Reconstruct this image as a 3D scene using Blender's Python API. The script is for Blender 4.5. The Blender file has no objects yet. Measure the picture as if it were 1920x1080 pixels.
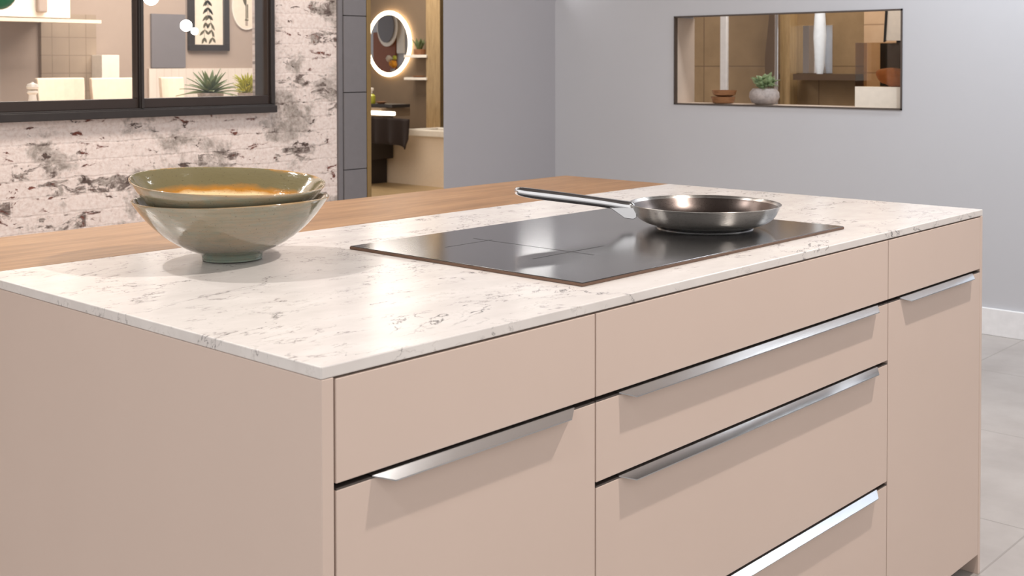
import bpy, bmesh, math, random
from mathutils import Vector, Matrix, noise
random.seed(7)
PI = math.pi
scene = bpy.context.scene
COL = scene.collection

# ------------------------------------------------------------------ camera
F_PX, CY = 2224.285, 170.77
CAM = Vector((-0.8757, -1.1074, 1.258)); YAW, PITCH, ROLL = 0.741, -0.0228, -0.0014
fw = Vector((math.cos(YAW)*math.cos(PITCH), math.sin(YAW)*math.cos(PITCH), math.sin(PITCH)))
r0 = Vector((math.sin(YAW), -math.cos(YAW), 0)); u0 = r0.cross(fw)
cr = math.cos(ROLL)*r0 + math.sin(ROLL)*u0; cu = -math.sin(ROLL)*r0 + math.cos(ROLL)*u0
cam_d = bpy.data.cameras.new('camera'); cam = bpy.data.objects.new('camera', cam_d); COL.objects.link(cam)
cam.matrix_world = Matrix.Translation(CAM) @ Matrix((cr, cu, -fw)).transposed().to_4x4()
cam_d.sensor_width = 36; cam_d.lens = F_PX/1920*36; cam_d.shift_y = -(540-CY)/1920
cam_d.dof.use_dof = True; cam_d.dof.focus_distance = 2.3; cam_d.dof.aperture_fstop = 12
scene.camera = cam

# ------------------------------------------------------------------ world, exposure, lights
w = bpy.data.worlds.new('world'); scene.world = w; w.use_nodes = True
w.node_tree.nodes['Background'].inputs[0].default_value = (1.0, .975, .95, 1)
w.node_tree.nodes['Background'].inputs[1].default_value = 1.0
scene.view_settings.view_transform = 'Standard'; scene.view_settings.look = 'None'
scene.view_settings.gamma = 1; scene.view_settings.use_curve_mapping = False
scene.view_settings.exposure = 0.12

def spot(name, loc, target, power, color=(1, .9, .8), size=75, blend=.6, radius=.03):
    d = bpy.data.lights.new(name, 'SPOT'); d.energy = power; d.color = color
    d.spot_size = math.radians(size); d.spot_blend = blend; d.shadow_soft_size = radius
    o = bpy.data.objects.new(name, d); COL.objects.link(o); o.location = loc
    o.rotation_euler = (Vector(target)-Vector(loc)).to_track_quat('-Z', 'Y').to_euler(); return o
def area(name, loc, target, sx, sy, power, color=(1, .95, .9)):
    d = bpy.data.lights.new(name, 'AREA'); d.shape = 'RECTANGLE'; d.size = sx; d.size_y = sy; d.energy = power; d.color = color
    o = bpy.data.objects.new(name, d); COL.objects.link(o); o.location = loc
    if target: o.rotation_euler = (Vector(target)-Vector(loc)).to_track_quat('-Z', 'Y').to_euler()
    return o
WARM = (1, .92, .85); NEUT = (1, .95, .91); COOL = (.9, .95, 1)
spot('spot_behind_bowls', (-.05, 2.05, 2.8), (.5, .6, .9), 140, NEUT, 80)
spot('spot_near_brick_wall', (.1, 3.2, 2.45), (.5, .8, .9), 75, WARM, 60)
spot('spot_front', (1.42, -.62, 2.8), (1.15, .15, .5), 185, WARM, 110)
area('ceiling_panel_right', (4.28, .3, 2.93), None, .25, 2.4, 44, COOL)
spot('spot_right_wall', (3.0, -.2, 2.85), (4.66, .5, 1.6), 115, COOL, 75, 1)
spot('spot_island_end', (-1.1, -.5, 2.6), (0, .1, .45), 38, COOL, 50, 1)
area('brick_wall_washer', (1.4, 2.5, 2.85), (1.6, 3.6, .9), 2.4, .3, 48, WARM)
area('dining_room_light', (3.2, 5.0, 2.7), (3.2, 5.4, 0), 2.4, 1.4, 110, WARM)
area('bathroom_light', (6.9, 8.2, 2.7), (6.9, 8.2, 0), 1.2, 1.2, 48, WARM)
area('glazed_room_light', (5.75, 2.2, 2.5), (6.3, 2.2, 1.0), .8, 1.6, 30, WARM)

# ------------------------------------------------------------------ helpers
def at(ax, v, px, py):      # the point of the plane (axis, value) that the photograph shows at a pixel
    d = fw + cr*((px-960)/F_PX) + cu*((CY-py)/F_PX)
    return CAM + d*((v-CAM[ax])/d[ax])
def lin(c):
    return tuple((x/255/12.92 if x/255 <= .04045 else ((x/255+.055)/1.055)**2.4) for x in c) + (1,)

class N:    # small node-graph builder
    def __init__(s, name):
        s.m = bpy.data.materials.new(name); s.m.use_nodes = True; s.t = s.m.node_tree
        s.b = s.t.nodes['Principled BSDF']; s.out = s.t.nodes['Material Output']
    def n(s, typ, **k):
        o = s.t.nodes.new(typ)
        for a, v in k.items():
            if a.startswith('i_'):
                key = a[2:]; key = int(key) if key.isdigit() else key.replace('_', ' ')
                o.inputs[key].default_value = v
            else: setattr(o, a, v)
        return o
    def l(s, a, b): s.t.links.new(a, b)
    def coord(s, scale=(1, 1, 1), loc=(0, 0, 0), rot=(0, 0, 0), out='Object'):
        c = s.n('ShaderNodeTexCoord'); m = s.n('ShaderNodeMapping')
        m.inputs['Scale'].default_value = scale; m.inputs['Location'].default_value = loc; m.inputs['Rotation'].default_value = rot
        s.l(c.outputs[out], m.inputs[0]); return m.outputs[0]
    def noise(s, vec, scale, detail=4, rough=.55, dist=0):
        o = s.n('ShaderNodeTexNoise'); o.inputs['Scale'].default_value = scale; o.inputs['Detail'].default_value = detail
        o.inputs['Roughness'].default_value = rough; o.inputs['Distortion'].default_value = dist
        s.l(vec, o.inputs['Vector']); return o.outputs[0]
    def ramp(s, fac, stops, interp='LINEAR'):
        o = s.n('ShaderNodeValToRGB'); o.color_ramp.interpolation = interp; e = o.color_ramp.elements
        while len(e) < len(stops): e.new(.5)
        for i, (p, c) in enumerate(stops):
            e[i].position = p; e[i].color = c if len(c) == 4 else (c[0], c[0], c[0], 1)
        s.l(fac, o.inputs[0]); return o.outputs[0]
    def mix(s, fac, a, b):
        o = s.n('ShaderNodeMix', data_type='RGBA')
        for v, k in ((fac, 0), (a, 6), (b, 7)):
            if isinstance(v, (tuple, float, int)): o.inputs[k].default_value = v
            else: s.l(v, o.inputs[k])
        return o.outputs[2]
    def math(s, op, a, b=0.):
        o = s.n('ShaderNodeMath', operation=op)
        for v, k in ((a, 0), (b, 1)):
            if isinstance(v, (float, int)): o.inputs[k].default_value = v
            else: s.l(v, o.inputs[k])
        return o.outputs[0]
    def bump(s, h, strength=.2, dist=.01):
        o = s.n('ShaderNodeBump'); o.inputs['Strength'].default_value = strength; o.inputs['Distance'].default_value = dist
        s.l(h, o.inputs['Height']); s.l(o.outputs[0], s.b.inputs['Normal'])

def mat(name, rgb, rough=.5, metal=0, spec=.5, var=.04, scale=30, stretch=(1, 1, 1), bump=0, coat=0, emit=None, coat_rough=.05):
    k = N(name); v = k.coord(stretch); f = k.noise(v, scale, 5)
    c = lin(rgb); hi = tuple(min(1, x*(1+var)) for x in c[:3])+(1,); lo = tuple(x*(1-var) for x in c[:3])+(1,)
    k.l(k.ramp(f, [(.3, lo), (.7, hi)]), k.b.inputs['Base Color'])
    k.b.inputs['Roughness'].default_value = rough; k.b.inputs['Metallic'].default_value = metal
    k.b.inputs['Specular IOR Level'].default_value = spec; k.b.inputs['Coat Weight'].default_value = coat
    k.b.inputs['Coat Roughness'].default_value = coat_rough
    if bump: k.bump(f, bump, .002)
    if emit:
        k.b.inputs['Emission Color'].default_value = lin(emit[0]); k.b.inputs['Emission Strength'].default_value = emit[1]
    return k.m

def make_marble():
    k = N('marble'); v = k.coord((1, 1.9, 1.6)); b = k.b
    def vein(scale, width, dist, off):
        vv = k.n('ShaderNodeMapping'); vv.inputs['Location'].default_value = off; k.l(v, vv.inputs[0])
        f = k.noise(vv.outputs[0], scale, 7, .62, dist)
        d = k.math('ABSOLUTE', k.math('SUBTRACT', f, .5))
        return k.ramp(d, [(0, (1,)), (width, (0,))])
    patch = k.ramp(k.noise(v, 5.5, 3), [(.50, (0,)), (.60, (1,))])
    patch2 = k.ramp(k.noise(v, 38, 3), [(.40, (0,)), (.56, (1,))])
    v1 = k.math('MULTIPLY', k.math('MULTIPLY', vein(2.6, .006, .7, (3, 1, 2)), patch2), k.ramp(k.noise(v, 3.5, 2), [(.38, (0,)), (.48, (1,))]))
    v2 = k.math('MULTIPLY', k.math('MULTIPLY', vein(9, .014, .35, (8, 5, 4)), patch2), patch)
    v3 = k.math('MULTIPLY', k.math('MULTIPLY', vein(17, .016, .2, (1, 9, 7)), patch2), k.ramp(k.noise(v, 9, 2), [(.50, (0,)), (.62, (.5,))]))
    base = k.ramp(k.noise(v, 9, 4), [(.3, lin((203, 196, 192))), (.7, lin((216, 210, 206)))])
    c = k.mix(v3, base, lin((140, 126, 118))); c = k.mix(k.math('MULTIPLY', v2, .85), c, lin((84, 76, 76))); c = k.mix(k.math('MULTIPLY', v1, .95), c, lin((38, 36, 42)))
    k.l(c, b.inputs['Base Color']); b.inputs['Roughness'].default_value = .23; b.inputs['Specular IOR Level'].default_value = .45
    return k.m

def make_wood(name, c1, c2, c3, stretch=(1.2, 14, 14), rough=.45, scale=4):
    k = N(name); v = k.coord(stretch)
    f = k.noise(v, scale, 8, .6, .6); g = k.noise(k.coord(tuple(x*3 for x in stretch)), scale*3, 4)
    c = k.ramp(f, [(.3, lin(c1)), (.5, lin(c2)), (.72, lin(c3))])
    d = k.ramp(g, [(.35, (.82,)), (.6, (1,))])
    m = k.n('ShaderNodeMix', data_type='RGBA', blend_type='MULTIPLY'); m.inputs[0].default_value = .7
    k.l(c, m.inputs[6]); k.l(d, m.inputs[7]); k.l(m.outputs[2], k.b.inputs['Base Color'])
    k.b.inputs['Roughness'].default_value = rough; k.bump(f, .08, .002); return k.m

def make_brick():
    k = N('whitewashed_brick'); c = k.n('ShaderNodeTexCoord'); sp = k.n('ShaderNodeSeparateXYZ'); cb = k.n('ShaderNodeCombineXYZ')
    k.l(c.outputs['Object'], sp.inputs[0]); k.l(sp.outputs[0], cb.inputs[0]); k.l(sp.outputs[2], cb.inputs[1])
    w_ = k.n('ShaderNodeTexNoise'); w_.inputs['Scale'].default_value = 14; k.l(cb.outputs[0], w_.inputs['Vector'])
    ad = k.n('ShaderNodeVectorMath', operation='MULTIPLY_ADD'); k.l(w_.outputs[1], ad.inputs[0]); ad.inputs[1].default_value = (.018, .018, 0); k.l(cb.outputs[0], ad.inputs[2])
    v = ad.outputs[0]
    br = k.n('ShaderNodeTexBrick'); k.l(v, br.inputs['Vector'])
    br.inputs['Scale'].default_value = 1; br.inputs['Brick Width'].default_value = .215; br.inputs['Row Height'].default_value = .072
    br.inputs['Mortar Size'].default_value = .006; br.inputs['Mortar Smooth'].default_value = .6
    br.inputs['Color1'].default_value = (0, 0, 0, 1); br.inputs['Color2'].default_value = (1, 1, 1, 1); br.inputs['Mortar'].default_value = (.5, .5, .5, 1)
    mort = br.outputs['Fac']; rnd = br.outputs['Color']
    n1 = k.noise(v, 3.2, 7, .66, .3); n2 = k.noise(v, 17, 6, .7, .5); n3 = k.noise(v, 60, 5, .65)
    st = k.n('ShaderNodeMapping'); st.inputs['Scale'].default_value = (1, 2.4, 1); k.l(v, st.inputs[0]); n4 = k.noise(st.outputs[0], 9, 7, .72, .6)
    white = k.ramp(n3, [(.25, lin((206, 184, 174))), (.5, lin((232, 216, 208))), (.8, lin((242, 232, 226)))])
    grey = k.ramp(n3, [(.3, lin((128, 116, 108))), (.7, lin((176, 165, 156)))])
    dark = k.ramp(n3, [(.3, lin((62, 50, 46))), (.7, lin((112, 92, 84)))])
    red = k.ramp(n3, [(.3, lin((92, 44, 36))), (.7, lin((150, 88, 72)))])
    col = k.mix(k.math('MULTIPLY', k.ramp(n1, [(.53, (0,)), (.60, (1,))]), k.ramp(n2, [(.3, (.35,)), (.6, (1,))])), white, grey)
    # soot along the joints, whole bricks laid bare, and red scars
    joint = k.math('MULTIPLY', k.math('MULTIPLY', mort, k.ramp(n4, [(.52, (0,)), (.62, (1,))])), .7)
    col = k.mix(joint, col, dark)
    bare = k.math('MULTIPLY', k.ramp(rnd, [(.72, (0,)), (.76, (1,))]), k.ramp(n4, [(.48, (0,)), (.54, (1,))]))
    col = k.mix(k.math('MULTIPLY', bare, .9), col, k.mix(k.ramp(n2, [(.45, (0,)), (.55, (1,))]), dark, grey))
    chip = k.ramp(n4, [(.61, (0,)), (.63, (1,))]); col = k.mix(chip, col, dark)
    rs = k.math('MULTIPLY', k.ramp(n4, [(.585, (0,)), (.61, (1,))]), k.ramp(n1, [(.44, (1,)), (.50, (0,))])); col = k.mix(rs, col, red)
    k.l(col, k.b.inputs['Base Color']); k.b.inputs['Roughness'].default_value = .85
    h = k.math('SUBTRACT', k.math('SUBTRACT', k.math('MULTIPLY', n2, .6), k.math('MULTIPLY', chip, .6)), k.math('MULTIPLY', mort, .12))
    k.bump(h, .7, .012); return k.m

def make_glaze(name, inside):
    k = N(name); v = k.coord(); c = k.n('ShaderNodeTexCoord'); sp = k.n('ShaderNodeSeparateXYZ'); k.l(c.outputs['Object'], sp.inputs[0])
    z = k.math('ADD', sp.outputs[2], k.math('MULTIPLY', k.math('SUBTRACT', k.noise(k.coord((1, 1, 2.5)), 16, 6, .6), .5), .022 if inside else .008))
    spk = k.ramp(k.noise(v, 260, 2), [(.66, (0,)), (.72, (1,))])
    if inside:
        col = k.ramp(k.math('MULTIPLY', z, 8), [(.05, lin((150, 120, 72))), (.3, lin((190, 140, 70))), (.43, lin((228, 196, 140))), (.52, lin((240, 215, 170))), (.58, lin((190, 130, 50))), (.66, lin((120, 112, 82))), (.88, lin((124, 116, 88))), (.91, lin((176, 128, 64)))])
    else:
        band = k.noise(k.coord((1, 1, 9)), 11, 5)
        body = k.ramp(band, [(.35, lin((118, 116, 98))), (.5, lin((142, 130, 110))), (.65, lin((126, 128, 112)))])
        edge = k.ramp(k.math('MULTIPLY', z, 8), [(.07, lin((112, 150, 140))), (.16, lin((140, 138, 122))), (.3, lin((150, 142, 122))), (.865, lin((140, 134, 108))), (.89, lin((196, 146, 76)))])
        blot = k.noise(k.coord((1, 1, 3.5)), 26, 7, .7, 1.2)
        body = k.mix(k.ramp(blot, [(.42, (0,)), (.6, (.75,))]), body, lin((152, 128, 102)))
        body = k.mix(k.ramp(k.noise(k.coord((1, 1, 2)), 9, 6, .7, .8), [(.5, (0,)), (.64, (.7,))]), body, lin((118, 134, 124)))
        ring = k.noise(k.coord((.4, .4, 60)), 3, 3)
        body = k.mix(k.ramp(ring, [(.5, (0,)), (.7, (.4,))]), body, lin((100, 92, 74)))
        col = k.mix(.4, body, edge)
    col = k.mix(k.math('MULTIPLY', spk, .55), col, lin((70, 62, 48)))
    k.l(col, k.b.inputs['Base Color']); k.b.inputs['Roughness'].default_value = .09; k.b.inputs['Specular IOR Level'].default_value = .75
    k.b.inputs['Coat Weight'].default_value = .6; k.b.inputs['Coat Roughness'].default_value = .03
    k.bump(k.noise(k.coord((1, 1, 3)), 22, 4), .35, .004); return k.m

def make_glass(name, tint=(255, 255, 255), opacity=0., refl=1.0):
    k = N(name); t = k.t
    tr = k.n('ShaderNodeBsdfTransparent'); gl = k.n('ShaderNodeBsdfGlossy'); lw = k.n('ShaderNodeLayerWeight'); mx = k.n('ShaderNodeMixShader')
    v = k.coord(); f = k.noise(v, 3, 2); c = lin(tint)
    k.l(k.ramp(f, [(.2, tuple(x*.985 for x in c[:3])+(1,)), (.8, c)]), tr.inputs[0])
    gl.inputs['Roughness'].default_value = .01
    k.l(k.math('MULTIPLY', k.math('ADD', k.math('MULTIPLY', k.math('POWER', lw.outputs['Facing'], 5.), .94), .045), refl), mx.inputs[0]); k.l(tr.outputs[0], mx.inputs[1]); k.l(gl.outputs[0], mx.inputs[2])
    k.l(mx.outputs[0], k.out.inputs[0]); return k.m

def make_tiles(name, c1, c2, grout, bw, rh, plane='xz', off=0, rough=.6, mortar=.004, nscale=4):
    k = N(name); c = k.n('ShaderNodeTexCoord'); sp = k.n('ShaderNodeSeparateXYZ'); cb = k.n('ShaderNodeCombineXYZ')
    k.l(c.outputs['Object'], sp.inputs[0]); ix = {'x': 0, 'y': 1, 'z': 2}
    k.l(sp.outputs[ix[plane[0]]], cb.inputs[0]); k.l(sp.outputs[ix[plane[1]]], cb.inputs[1])
    br = k.n('ShaderNodeTexBrick'); br.offset = off; k.l(cb.outputs[0], br.inputs['Vector'])
    br.inputs['Scale'].default_value = 1; br.inputs['Brick Width'].default_value = bw; br.inputs['Row Height'].default_value = rh
    br.inputs['Mortar Size'].default_value = mortar; br.inputs['Mortar Smooth'].default_value = .3
    col = k.ramp(k.noise(k.coord(), nscale, 8, .6), [(.3, lin(c1)), (.7, lin(c2))])
    k.l(k.mix(br.outputs['Fac'], col, lin(grout)), k.b.inputs['Base Color']); k.b.inputs['Roughness'].default_value = rough
    k.bump(k.math('MULTIPLY', br.outputs['Fac'], -1), .3, .003); return k.m

def make_brushed(name, rgb, rough=.3, stretch=(2, 60, 60), ani=.0):
    k = N(name); f = k.noise(k.coord(stretch), 30, 3); c = lin(rgb)
    k.l(k.ramp(f, [(.3, tuple(x*.9 for x in c[:3])+(1,)), (.7, c)]), k.b.inputs['Base Color'])
    k.b.inputs['Metallic'].default_value = 1; k.l(k.ramp(f, [(.3, (rough*.8,)), (.7, (rough*1.2,))]), k.b.inputs['Roughness'])
    k.b.inputs['Anisotropic'].default_value = ani
    if ani:
        tg = k.n('ShaderNodeTangent', direction_type='RADIAL', axis='Z'); k.l(tg.outputs[0], k.b.inputs['Tangent']); k.b.inputs['Anisotropic Rotation'].default_value = .25
    return k.m

M = dict(
    marble=make_marble(), brick=make_brick(),
    wood=make_wood('oak_top', (126, 92, 60), (150, 111, 75), (170, 131, 92), (.9, 9, 9), .42),
    lacquer=mat('beige_lacquer', (199, 179, 167), .36, spec=.45, var=.015, scale=3),
    edge=mat('beige_edge', (206, 188, 174), .4, var=.015),
    carcass=mat('dark_carcass', (30, 26, 24), .7), black=mat('black_channel', (16, 13, 12), .6),
    handle=make_brushed('brushed_steel_handle', (196, 200, 204), .17, (60, 60, 2)),
    channel=mat('grey_channel', (92, 84, 80), .4, metal=.6),
    hob=mat('black_ceramic_glass', (42, 41, 42), .155, spec=.9, var=.02, coat=1, coat_rough=.14), hob_edge=mat('bronze_hob_edge', (116, 92, 78), .3, metal=.7),
    mark=mat('hob_marking', (8, 8, 8), .5),
    steel=make_brushed('polished_steel', (205, 200, 195), .32, (3, 3, 90), .85), steel_in=make_brushed('pan_coating', (104, 94, 90), .33, (20, 20, 20), .5),
    chrome=mat('chrome', (225, 225, 228), .1, metal=1, var=.01),
    glaze=make_glaze('celadon_glaze', False), glaze_in=make_glaze('celadon_glaze_inside', True),
    wall=mat('grey_blue_paint', (196, 197, 202), .75, var=.012, scale=2), wall2=mat('warm_grey_paint', (172, 169, 173), .75, var=.012, scale=2), ceiling=mat('ceiling_paint', (105, 102, 100), .8),
    base=mat('white_skirting', (238, 238, 240), .4), frame=mat('black_steel_frame', (52, 46, 44), .38, var=.08, metal=.2), frame2=mat('dark_bronze_sash', (48, 36, 30), .4),
    floor=make_tiles('floor_tiles', (158, 150, 146), (182, 176, 172), (150, 143, 138), .8, .8, 'xy', 0, .45, .003, 3),
    glass=make_glass('clear_glass'), smoke=make_glass('smoked_glass', (232, 220, 202)),
    locker=mat('grey_cabinet_panel', (118, 114, 116), .5, var=.03), gold=mat('brass_strip', (150, 122, 78), .35, metal=.5),
    dining=mat('taupe_paint', (168, 150, 136), .8, var=.02), cream=mat('cream_upholstery', (234, 214, 190), .7), white=mat('white_laminate', (232, 222, 208), .5),
    wains=make_tiles('white_panelling', (214, 200, 186), (226, 214, 200), (196, 180, 165), .06, 3, 'xz', 0, .7, .0015), brown_t=make_tiles('brown_wall_tiles', (150, 132, 114), (164, 146, 126), (134, 116, 98), .12, .12, 'xz', 0, .5, .003),
    leaf=mat('agave_green', (112, 126, 84), .45, var=.3, scale=12), leaf2=mat('bright_grass_green', (186, 184, 58), .5, var=.3, scale=20), leaf3=mat('pale_sage_green', (140, 160, 118), .5, var=.2, scale=40),
    ink=mat('olive_print', (88, 80, 58), .8), paper=mat('cream_paper', (226, 212, 192), .8), pot=mat('stone_grey_pot', (164, 154, 150), .8, var=.2, scale=60, bump=.4),
    wooddish=make_wood('turned_wood', (112, 76, 48), (150, 104, 68), (176, 128, 88), (4, 4, 30)), clay=mat('clay_pot', (150, 104, 70), .7),
    stone=make_tiles('brown_stone_tiles', (128, 104, 72), (158, 132, 98), (108, 84, 58), .9, .62, 'yz', 0, .5, .004, 3), stone_lt=mat('pale_stone', (190, 174, 160), .6, var=.06, scale=8),
    rock=mat('pink_rock_salt', (206, 146, 112), .6, var=.15, scale=30, bump=.6), blackp=mat('black_panel', (14, 14, 24), .4),
    bathwall=mat('taupe_plaster', (122, 102, 80), .7, var=.05, scale=5), bathwood=make_wood('pale_oak_column', (150, 122, 84), (170, 142, 100), (184, 156, 114), (14, 14, 1.2)),
    tub=mat('cream_bath_panel', (222, 200, 172), .35, var=.02), rim=mat('white_bath_rim', (246, 236, 220), .25), dark=mat('dark_walnut', (34, 24, 18), .5), walnut=mat('mid_walnut', (88, 68, 50), .6), towel=mat('dark_brown_towel', (46, 34, 28), .95, bump=.5),
    glow=mat('mirror_light', (255, 240, 215), .5, emit=((255, 232, 196), 5)), glow2=mat('lit_bar', (255, 245, 225), .5, emit=((255, 240, 215), 3)), strip=mat('lamp_diffuser', (255, 255, 255), .5, emit=((255, 252, 248), 9)), reflection_globe=mat('glowing_reflection', (255, 255, 255), .5, emit=((255, 250, 245), 9)),
    mirror=mat('mirror_silver', (235, 235, 238), .01, metal=1, var=.002), green=mat('green_enamel', (28, 120, 78), .25, coat=.5), orange=mat('orange_flower', (240, 160, 30), .5), door=mat('rust_door', (140, 78, 44), .6),
    lime=mat('lime_soap', (190, 190, 60), .3), bathfloor=make_wood('bath_floor', (168, 138, 96), (184, 154, 110), (196, 168, 126), (6, 1, 6)), mill=mat('white_lacquer', (236, 226, 214), .3), cord=mat('black_cord', (25, 22, 20), .6),
)

def link(name, me, m, parent=None, smooth=False, bevel=0, kind=None):
    o = bpy.data.objects.new(name, me)
    for x in (m if isinstance(m, (list, tuple)) else [m]): me.materials.append(M[x] if isinstance(x, str) else x)
    if smooth:
        for p in me.polygons: p.use_smooth = True
    COL.objects.link(o)
    if parent: o.parent = parent
    if bevel:
        b = o.modifiers.new('bevel', 'BEVEL'); b.width = bevel; b.segments = 2; b.limit_method = 'ANGLE'
    if kind: o['kind'] = kind
    return o
def mesh(bm, name='mesh'):
    bmesh.ops.recalc_face_normals(bm, faces=bm.faces[:])
    me = bpy.data.meshes.new(name); bm.to_mesh(me); bm.free(); return me
def addbox(bm, a, b, mi=0):
    x0, x1 = sorted((a[0], b[0])); y0, y1 = sorted((a[1], b[1])); z0, z1 = sorted((a[2], b[2]))
    v = [bm.verts.new(p) for p in ((x0, y0, z0), (x1, y0, z0), (x1, y1, z0), (x0, y1, z0), (x0, y0, z1), (x1, y0, z1), (x1, y1, z1), (x0, y1, z1))]
    for f in ((0, 3, 2, 1), (4, 5, 6, 7), (0, 1, 5, 4), (1, 2, 6, 5), (2, 3, 7, 6), (3, 0, 4, 7)):
        bm.faces.new([v[i] for i in f]).material_index = mi
def box(name, a, b, m, parent=None, bevel=0, kind=None):
    bm = bmesh.new(); addbox(bm, a, b); return link(name, mesh(bm, name), m, parent, bevel=bevel, kind=kind)
def boxes(name, bs, m, parent=None, bevel=0, kind=None):
    bm = bmesh.new()
    for a, b in bs: addbox(bm, a, b)
    return link(name, mesh(bm, name), m, parent, bevel=bevel, kind=kind)
def prism(name, poly, axis, a, b, m, parent=None, bevel=0, kind=None):
    """poly: 2-D outline in the two other axes, extruded along axis from a to b"""
    bm = bmesh.new()
    def P(p, t):
        q = list(p); q.insert(axis, t); return bm.verts.new(q)
    A = [P(p, a) for p in poly]; B = [P(p, b) for p in poly]; n = len(poly)
    bm.faces.new(A); bm.faces.new(B[::-1])
    for i in range(n): bm.faces.new((A[i], A[(i+1) % n], B[(i+1) % n], B[i]))
    return link(name, mesh(bm, name), m, parent, bevel=bevel, kind=kind)
def lathe(name, prof, m, parent=None, seg=64, sub=0, mi=None, wob=0, axis=None, closed=False):
    bm = bmesh.new(); rings = []
    for r, z in prof:
        ring = []
        for i in range(seg):
            a = 2*PI*i/seg; k = 1 + wob*(.6*math.sin(2*a+.6)+.5*math.sin(3*a+2)+.25*math.sin(5*a)) * min(1, z/.1)
            dz = wob*.09*math.sin(3*a+1)*min(1, (z/.1)**3)
            ring.append(bm.verts.new((r*k*math.cos(a), r*k*math.sin(a), z+dz)))
        rings.append(ring)
    for j in range(len(rings)-1):
        for i in range(seg):
            f = bm.faces.new((rings[j][i], rings[j][(i+1) % seg], rings[j+1][(i+1) % seg], rings[j+1][i]))
            if mi: f.material_index = mi[j]
    if not closed:
        bm.faces.new(rings[0]).material_index = mi[0] if mi else 0
        bm.faces.new(rings[-1]).material_index = mi[-1] if mi else 0
    o = link(name, mesh(bm, name), m, parent, smooth=True)
    if sub: s = o.modifiers.new('sub', 'SUBSURF'); s.levels = s.render_levels = sub
    else:
        e = o.modifiers.new('edge', 'EDGE_SPLIT'); e.split_angle = math.radians(38)
    return o
def empty(name, loc, rz=0):
    o = bpy.data.objects.new(name, None); COL.objects.link(o); o.location = loc; o.rotation_euler = (0, 0, rz); o.empty_display_size = .05; return o
def tag(o, label, cat, group=None):
    o['label'] = label; o['category'] = cat
    if group: o['group'] = group
    return o
def struct(o, label, cat): o['kind'] = 'structure'; o['label'] = label; o['category'] = cat; return o
def local(o, parent):    # keep a part where it was built (world coordinates) under a moved parent
    o.parent = parent; o.matrix_parent_inverse = Matrix.Identity(4)
    o.location = o.location - parent.location; return o

# ------------------------------------------------------------------ structure
XR, YB = 4.662, 3.60
HC = 2.95
struct(box('floor', (-3, -4, -.05), (9.5, 12, 0), 'floor'), 'pale grey tiled floor', 'floor')
struct(box('ceiling', (-1.2, -1.6, HC), (9.5, 12, HC+.05), 'ceiling'), 'grey ceiling', 'ceiling')
# right wall with its rectangular opening
NY0, NY1, NZ0, NZ1, ND = 1.386, 2.722, 1.030, 1.524, .19
struct(boxes('wall_right', [((XR, -4, 0), (XR+ND, NY0, HC)), ((XR, NY1, 0), (XR+ND, YB+.15, HC)), ((XR, NY0, 0), (XR+ND, NY1, NZ0)), ((XR, NY0, NZ1), (XR+ND, NY1, HC))], 'wall'),
       'grey blue painted wall with a long rectangular opening', 'wall')
struct(box('baseboard_right', (XR-.015, -4, 0), (XR, YB, .125), 'base', bevel=.003), 'white skirting board', 'baseboard')
# dark steel trim and stone lining around the opening
t = .008
struct(boxes('trim_1', [((XR-.006, NY0, NZ0), (XR+.02, NY1, NZ0+t)), ((XR-.006, NY0, NZ1-t), (XR+.02, NY1, NZ1)), ((XR-.006, NY0, NZ0), (XR+.02, NY0+t, NZ1)), ((XR-.006, NY1-t, NZ0), (XR+.02, NY1, NZ1))], 'channel'),
       'thin dark steel trim around the wall opening', 'trim')
struct(boxes('trim_2', [((XR+.02, NY0, NZ0), (XR+ND, NY1, NZ0+t)), ((XR+.02, NY1-t, NZ0+t), (XR+ND, NY1, NZ1-t))], 'stone_lt'),
       'pale stone lining of the wall opening', 'trim')
# back wall pieces: brick, locker panels, grey wall
WX1, WZ0, WZ1, WXL = 2.552, 1.028, 2.15, .2
BX1 = 2.955
struct(boxes('wall_back', [((-3, YB, 0), (BX1, YB+.15, WZ0)), ((-3, YB, WZ1), (BX1, YB+.15, HC)), ((WX1, YB, WZ0), (BX1, YB+.15, WZ1)), ((-3, YB, WZ0), (WXL, YB+.15, WZ1))], 'brick'),
       'whitewashed peeling old brick wall', 'wall')
OX0, OX1 = 3.165, 3.708
struct(prism('wall_grey', [(OX1, YB), (XR+ND, YB), (XR+ND, YB+.12), (OX1+.125, YB+.12)], 2, 0, HC, 'wall2'), 'grey painted wall right of the doorway', 'wall')
struct(box('wall_lintel', (BX1, YB, 2.5), (OX1-.0005, YB+.12, HC), 'wall2'), 'grey painted wall above the doorway', 'wall')
# grey flat panels beside the brick wall
lk = tag(empty('wall_cabinet', (3.05, YB-.02, 0)), 'tall narrow grey panelled cabinet between brick wall and doorway', 'cabinet')
local(box('side_panel', (2.958, YB-.012, 0), (2.984, YB+.3, 2.5), 'locker'), lk)
zz = [0, .33, .72, 1.114, 1.505, 1.895, 2.285, 2.5]
for i in range(len(zz)-1):
    local(box('door_panel', (2.988, YB-.02, zz[i]+.002), (3.135, YB+.3, zz[i+1]-.002), 'locker', bevel=.0015), lk)
local(box('backing', (2.986, YB-.01, 0), (3.136, YB+.29, 2.5), 'carcass'), lk)
struct(box('trim_3', (3.138, YB-.022, 0), (3.165, YB+.12, 2.5), 'gold', bevel=.002), 'brass coloured strip at the left of the doorway', 'trim')

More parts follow.
